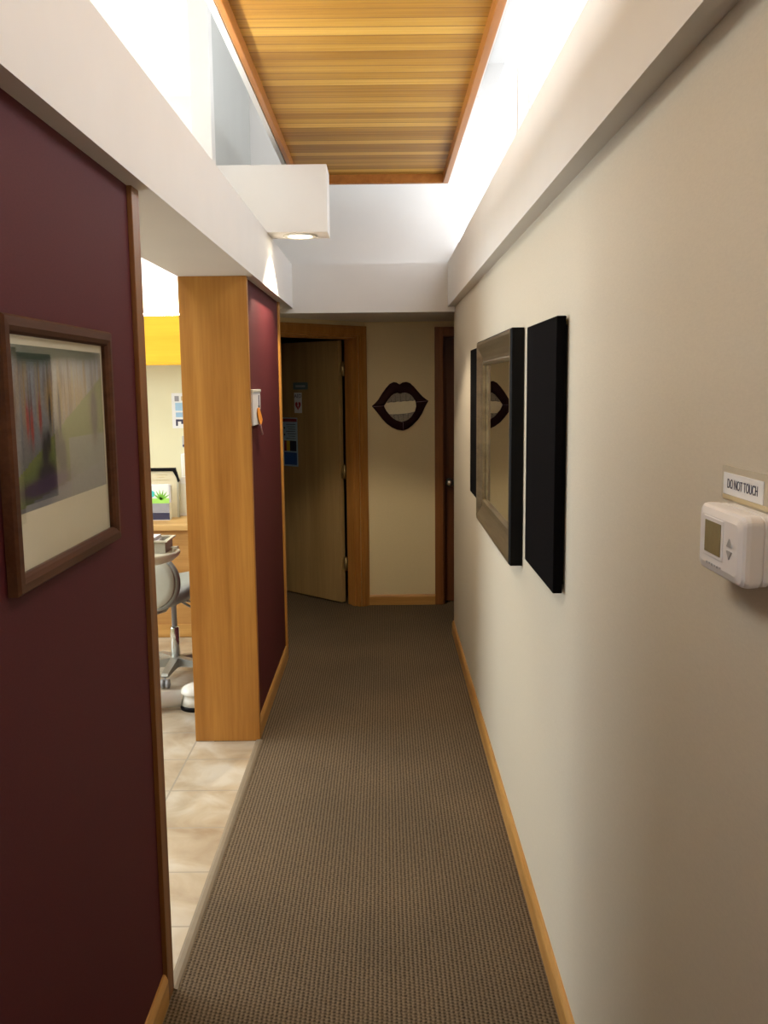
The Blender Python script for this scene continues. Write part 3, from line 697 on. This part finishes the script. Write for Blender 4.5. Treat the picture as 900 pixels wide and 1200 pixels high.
# product carton with plant picture
bx = thing('product_carton', 'small carton printed with green leaves standing on the desk', 'box', (-1.49, 6.11, .748))
quick('carton', bx, 'paper', (-1.57, -1.425, 6.08, 6.135, .7485, .985), bev=.001)
quick('side_flap', bx, 'green', (-1.425, -1.415, 6.082, 6.133, .865, .98))
yf = 6.0795
quick('leaf_band', bx, 'green2', (-1.569, -1.4255, yf-.0005, yf+.0008, .862, .895))
quick('grey_band', bx, 'ink_grey', (-1.569, -1.4255, yf-.0005, yf+.0008, .800, .862)); bx.children[-1].data.materials[0] = plain('silver_grey_print', (.55, .53, .56, 1), .5)
quick('dark_band', bx, 'navy', (-1.569, -1.4255, yf-.0005, yf+.0008, .752, .799))
bm = bmesh.new(); prism(bm, [(-1.54+.022*math.cos(2*PI*i/20), .925+.022*math.sin(2*PI*i/20)) for i in range(20)], lambda u, v, d: (u, d, v), yf-.0008, yf+.0008); obj('badge', bm, 'aqua', bx)
bm = bmesh.new()
for a in (-50, -28, -8, 14, 36, 58):
    r = math.radians(a); dx, dz = math.sin(r), math.cos(r); cx, cz = -1.478, .885
    prism(bm, [(cx-dz*.004, cz+dx*.004), (cx+dx*.03-dz*.006, cz+dz*.03+dx*.006), (cx+dx*.07, cz+dz*.07), (cx+dx*.03+dz*.006, cz+dz*.03-dx*.006), (cx+dz*.004, cz-dx*.004)], lambda u, v, d: (u, d, v), yf-.0010, yf+.0008)
obj('leaf_print', bm, 'green', bx)
# white boxes at the back of the desk
wb = thing('equipment_box', 'white sloping-topped equipment box on the desk beside the certificate', 'box', (-1.30, 6.35, .748))
bm = bmesh.new(); prism(bm, [(-1.435, .7485), (-1.225, .7485), (-1.225, 1.03), (-1.385, 1.012), (-1.435, .985)], lambda u, v, d: (u, d, v), 6.29, 6.42); obj('casing', bm, 'plastic', wb)
quick('front_door', wb, 'white_gloss', (-1.425, -1.235, 6.286, 6.2895, .77, .97), bev=.001)
pd = thing('towel_dispenser', 'tall white dispenser on the treatment room wall above the desk', 'dispenser', (-1.27, 6.46, .97))
quick('housing', pd, 'plastic', (-1.415, -1.12, 6.43, 6.5002, .97, 1.165), bev=.01)
quick('cover', pd, 'white_gloss', (-1.405, -1.13, 6.425, 6.431, .985, 1.155), bev=.002)
gp = thing('switch_box', 'small grey box with a dark knob above the white dispenser', 'switch', (-1.32, 6.49, 1.205))
quick('case', gp, 'plastic_grey', (-1.410, -1.30, 6.475, 6.4995, 1.205, 1.285), bev=.003)
gp.children[0].data.materials[0] = plain('light_grey_plastic', (.5, .49, .46, 1), .5)
bm = bmesh.new(); tube(bm, [(-1.395, 6.4745, 1.218), (-1.395, 6.46, 1.218)], .009); obj('knob', bm, 'ink', gp)

# operator stool
st = thing('operator_stool', 'grey vinyl stool on a five-legged metal base with casters', 'stool', (-1.195, 5.10, 0))
cx, cy = -1.195, 5.10
T0m = Matrix.Translation((cx, cy, 0))
sx, sy = -1.225, 5.05
bm = bmesh.new(); lathe(bm, [(0, .452), (.12, .447), (.20, .457), (.232, .480), (.240, .505), (.230, .527), (.18, .540), (.08, .533), (0, .531)], 44, Matrix.Translation((sx, sy, 0)))
for v in bm.verts: v.co.z += .13*(v.co.x-sx)+.9*max(0, v.co.x-sx)**2+.10*(v.co.y-sy)
obj('seat', bm, 'vinyl_grey', st)
bm = bmesh.new(); lathe(bm, [(0, .05), (.026, .05), (.026, .275), (.022, .285), (0, .285)], 24, T0m); col = obj('gas_column', bm, 'chrome', st)
bm = bmesh.new(); lathe(bm, [(0, .285), (.015, .285), (.015, .44), (.05, .445), (.055, .456), (0, .456)], 24, T0m); obj('piston', bm, 'plastic_grey', st)
bm = bmesh.new()
box(bm, cx-.09, cx+.09, cy-.06, cy+.06, .436, .455, .004)
tube(bm, [(cx+.04, cy, .43), (cx+.09, cy-.02, .405), (cx+.20, cy-.04, .385)], .007); tube(bm, [(cx+.04, cy-.03, .445), (cx+.14, cy-.05, .43), (cx+.22, cy-.06, .438)], .006)
obj('tilt_mechanism', bm, 'plastic_grey', st)
bm = bmesh.new(); lathe(bm, [(0, .05), (.045, .055), (.045, .10), (.032, .112), (0, .112)], 24, T0m); obj('hub', bm, 'metal_grey', st)
for k in range(5):
    a = math.radians(-92+72*k); dx, dy = math.cos(a), math.sin(a)
    bm = bmesh.new()
    prof2 = [(.03, .055), (.03, .108), (.12, .098), (.235, .082), (.25, .07), (.235, .060), (.12, .062)]
    for s0 in (1,):
        prism(bm, prof2, lambda u, v, d: (cx+dx*u-dy*d*(1-.9*u), cy+dy*u+dx*d*(1-.9*u), v), -.024, .024)
    lg = obj('leg', bm, 'metal_grey', st)
    bm = bmesh.new(); px, py = cx+dx*.235, cy+dy*.235
    tube(bm, [(px, py, .03), (px, py, .062)], .006, 8)
    for s in (-1, 1): tube(bm, [(px-dy*s*.006, py+dx*s*.006, .0245), (px-dy*s*.022, py+dx*s*.022, .0245)], .0245, 16)
    obj('caster', bm, 'plastic_grey', lg)
# round padded rest in front of the stool seat
ax = Vector((-.33, -.92, .14)).normalized()
rot = Vector((0, 0, 1)).rotation_difference(ax).to_matrix().to_4x4(); Tb = Matrix.Translation((-1.205, 4.76, .607)) @ rot
bm = bmesh.new(); lathe(bm, [(0, -.03), (.11, -.03), (.140, -.018), (.149, .0), (.143, .016), (.134, .02), (0, .02)], 44, Tb); cb = obj('back_cushion', bm, 'vinyl_grey', st)
bm = bmesh.new(); lathe(bm, [(0, .0205), (.133, .0205), (.129, .030), (.10, .036), (0, .038)], 44, Tb); obj('back_shell', bm, 'shell_grey', cb)
bm = bmesh.new(); tube(bm, [(-1.225, 4.80, .52), (-1.225, 4.83, .43), (-1.21, 4.95, .415), (-1.195, 5.06, .44)], .012); obj('back_post', bm, 'metal_grey', st)

# instrument tray table
tt = thing('tray_table', 'cream round tray table beside the stool carrying a grey paper tray', 'table', (-1.42, 4.60, 0))
bm = bmesh.new(); lathe(bm, [(0, .712), (.08, .714), (.125, .728), (.155, .752), (.162, .768), (.160, .7745), (.15, .7745), (0, .7745)], 44, Matrix.Translation((-1.180, 4.52, .045))); obj('tray_top', bm, 'shell', tt)
bm = bmesh.new(); tube(bm, [(-1.20, 4.52, .753), (-1.36, 4.58, .74), (-1.50, 4.68, .72)], .014); tube(bm, [(-1.50, 4.68, .03), (-1.50, 4.68, .74)], .02); obj('post', bm, 'white_gloss', tt)
bm = bmesh.new(); lathe(bm, [(0, 0), (.15, 0), (.15, .02), (.04, .035), (0, .035)], 36, Matrix.Translation((-1.50, 4.68, 0))); obj('base', bm, 'white_gloss', tt)
bm = bmesh.new(); tube(bm, [(-1.052, 4.52, .813), (-1.042, 4.515, .835)], .010); tube(bm, [(-1.060, 4.52, .837), (-1.022, 4.51, .841)], .007); obj('clamp', bm, 'shell', tt)
pt = thing('paper_tray', 'shallow grey tray on the round cream tray table', 'tray', (-1.19, 4.54, .82))
quick('tray', pt, 'shell_grey', (-1.2850, -1.0750, 4.4600, 4.6200, 0.8200, 0.8275), (-1.2850, -1.0750, 4.4600, 4.4650, 0.8275, 0.8775), (-1.2850, -1.0750, 4.6150, 4.6200, 0.8275, 0.8775), (-1.0800, -1.0750, 4.4650, 4.6150, 0.8275, 0.8775), (-1.2850, -1.2800, 4.4650, 4.6150, 0.8275, 0.8775))
quick('rim', pt, 'shell', (-1.2950, -1.0600, 4.4450, 4.4630, 0.8755, 0.8825), (-1.2950, -1.0600, 4.6170, 4.6350, 0.8755, 0.8825), (-1.0780, -1.0600, 4.4630, 4.6170, 0.8755, 0.8825))
for k, (w_, r_) in enumerate(((.17, 2), (.165, -5), (.16, 6), (.15, -3))):
    bm = bmesh.new(); box(bm, -w_/2, w_/2, -.065, .065, 0, .0155, .001, 0, Matrix.Translation((-1.187-.006*k, 4.54, .8280+.0165*k)) @ Matrix.Rotation(math.radians(r_), 4, 'Z'))
    o = obj('paper_stack', bm, 'paper' if k % 2 else 'plastic')
    tag(o, ['lowest white paper bundle in the grey tray', 'second white paper bundle from the bottom of the grey tray', 'third white paper bundle in the grey tray', 'topmost white paper bundle on the grey tray'][k], 'paper', 'paper bundles in the tray')

# white floor unit
fu = thing('dental_unit_base', 'white cylinder and domed cap of the dental unit on the tiled floor', 'dental unit', (-1.1, 4.55, 0))
bm = bmesh.new(); tube(bm, [(-1.62, 4.42, .062), (-1.30, 4.48, .060), (-1.05, 4.55, .052)], .058, 28, .042); obj('cylinder', bm, 'white_gloss', fu)
Td = Matrix.Translation((-.972, 4.56, 0))
bm = bmesh.new(); lathe(bm, [(0, .125), (.04, .122), (.068, .108), (.078, .088), (.074, .078), (.066, .074), (.07, .055), (.078, .022), (0, .022)], 40, Td); obj('dome', bm, 'white_gloss', fu)
bm = bmesh.new(); lathe(bm, [(0, .0225), (.078, .0225), (.082, .012), (.08, .0), (0, 0)], 40, Td); obj('foot_ring', bm, 'black', fu)

# ------------------------------------------------------------------ lights
def area(name, loc, target, sx, sy, power, col):
    l = bpy.data.lights.new(name, 'AREA'); l.shape = 'RECTANGLE'; l.size = sx; l.size_y = sy; l.energy = power; l.color = col
    o = bpy.data.objects.new(name, l); C.objects.link(o); o.location = loc
    o.rotation_euler = (Vector(target)-Vector(loc)).to_track_quat('-Z', 'Y').to_euler(); return o
DAY = (.80, .91, 1.0)
area('daylight', (-3.95, 3.9, 1.7), (-.5, 3.6, 1.2), 2.5, 1.5, 85, DAY)
area('unseen_treatment_light', (-2.2, 4.9, 3.52), (-2.2, 4.9, 0), 1.2, 1.2, 45, (1, .97, .88))  # area light without a fitting, put in to light the treatment room
area('unseen_treatment_light', (-1.6, 1.2, 3.52), (-1.6, 1.2, 0), 1.2, 1.8, 50, (1, .97, .90))  # added area light, placed to brighten the near right wall
area('right_wall_fill', (-.50, -1.2, 1.9), (.45, 1.0, 1.3), .8, .5, 7, (1, .96, .92))  # added fill behind the camera, aimed to lift the right wall
sp = bpy.data.lights.new('downlight_beam', 'SPOT'); sp.energy = 60; sp.spot_size = math.radians(118); sp.spot_blend = .25; sp.color = (1, .86, .66); sp.shadow_soft_size = .02
so = bpy.data.objects.new('downlight_beam', sp); C.objects.link(so); so.location = (-.405, 4.745, ZL-.02)

world = bpy.data.worlds.new('World'); scene.world = world; world.use_nodes = True
bg = world.node_tree.nodes['Background']; bg.inputs[0].default_value = (.93, .96, 1, 1); bg.inputs[1].default_value = 4.0

# ------------------------------------------------------------------ camera
f_px = 1084.0; roll = math.radians(.6)
cam = bpy.data.cameras.new('Camera'); co = bpy.data.objects.new('Camera', cam); C.objects.link(co)
cam.sensor_fit = 'VERTICAL'; cam.sensor_height = 24; cam.sensor_width = 24; cam.lens = 24*f_px/1200
cam.clip_start = .02
R = Matrix.Rotation(math.radians(.03), 4, 'Z') @ Matrix.Rotation(math.radians(90-7.878), 4, 'X') @ Matrix.Rotation(-roll, 4, 'Z')
co.matrix_world = Matrix.Translation((0, 0, 1.63)) @ R
scene.camera = co
vs = scene.view_settings
vs.view_transform = 'Standard'; vs.look = 'None'; vs.gamma = 1; vs.exposure = 0.0; vs.use_curve_mapping = False
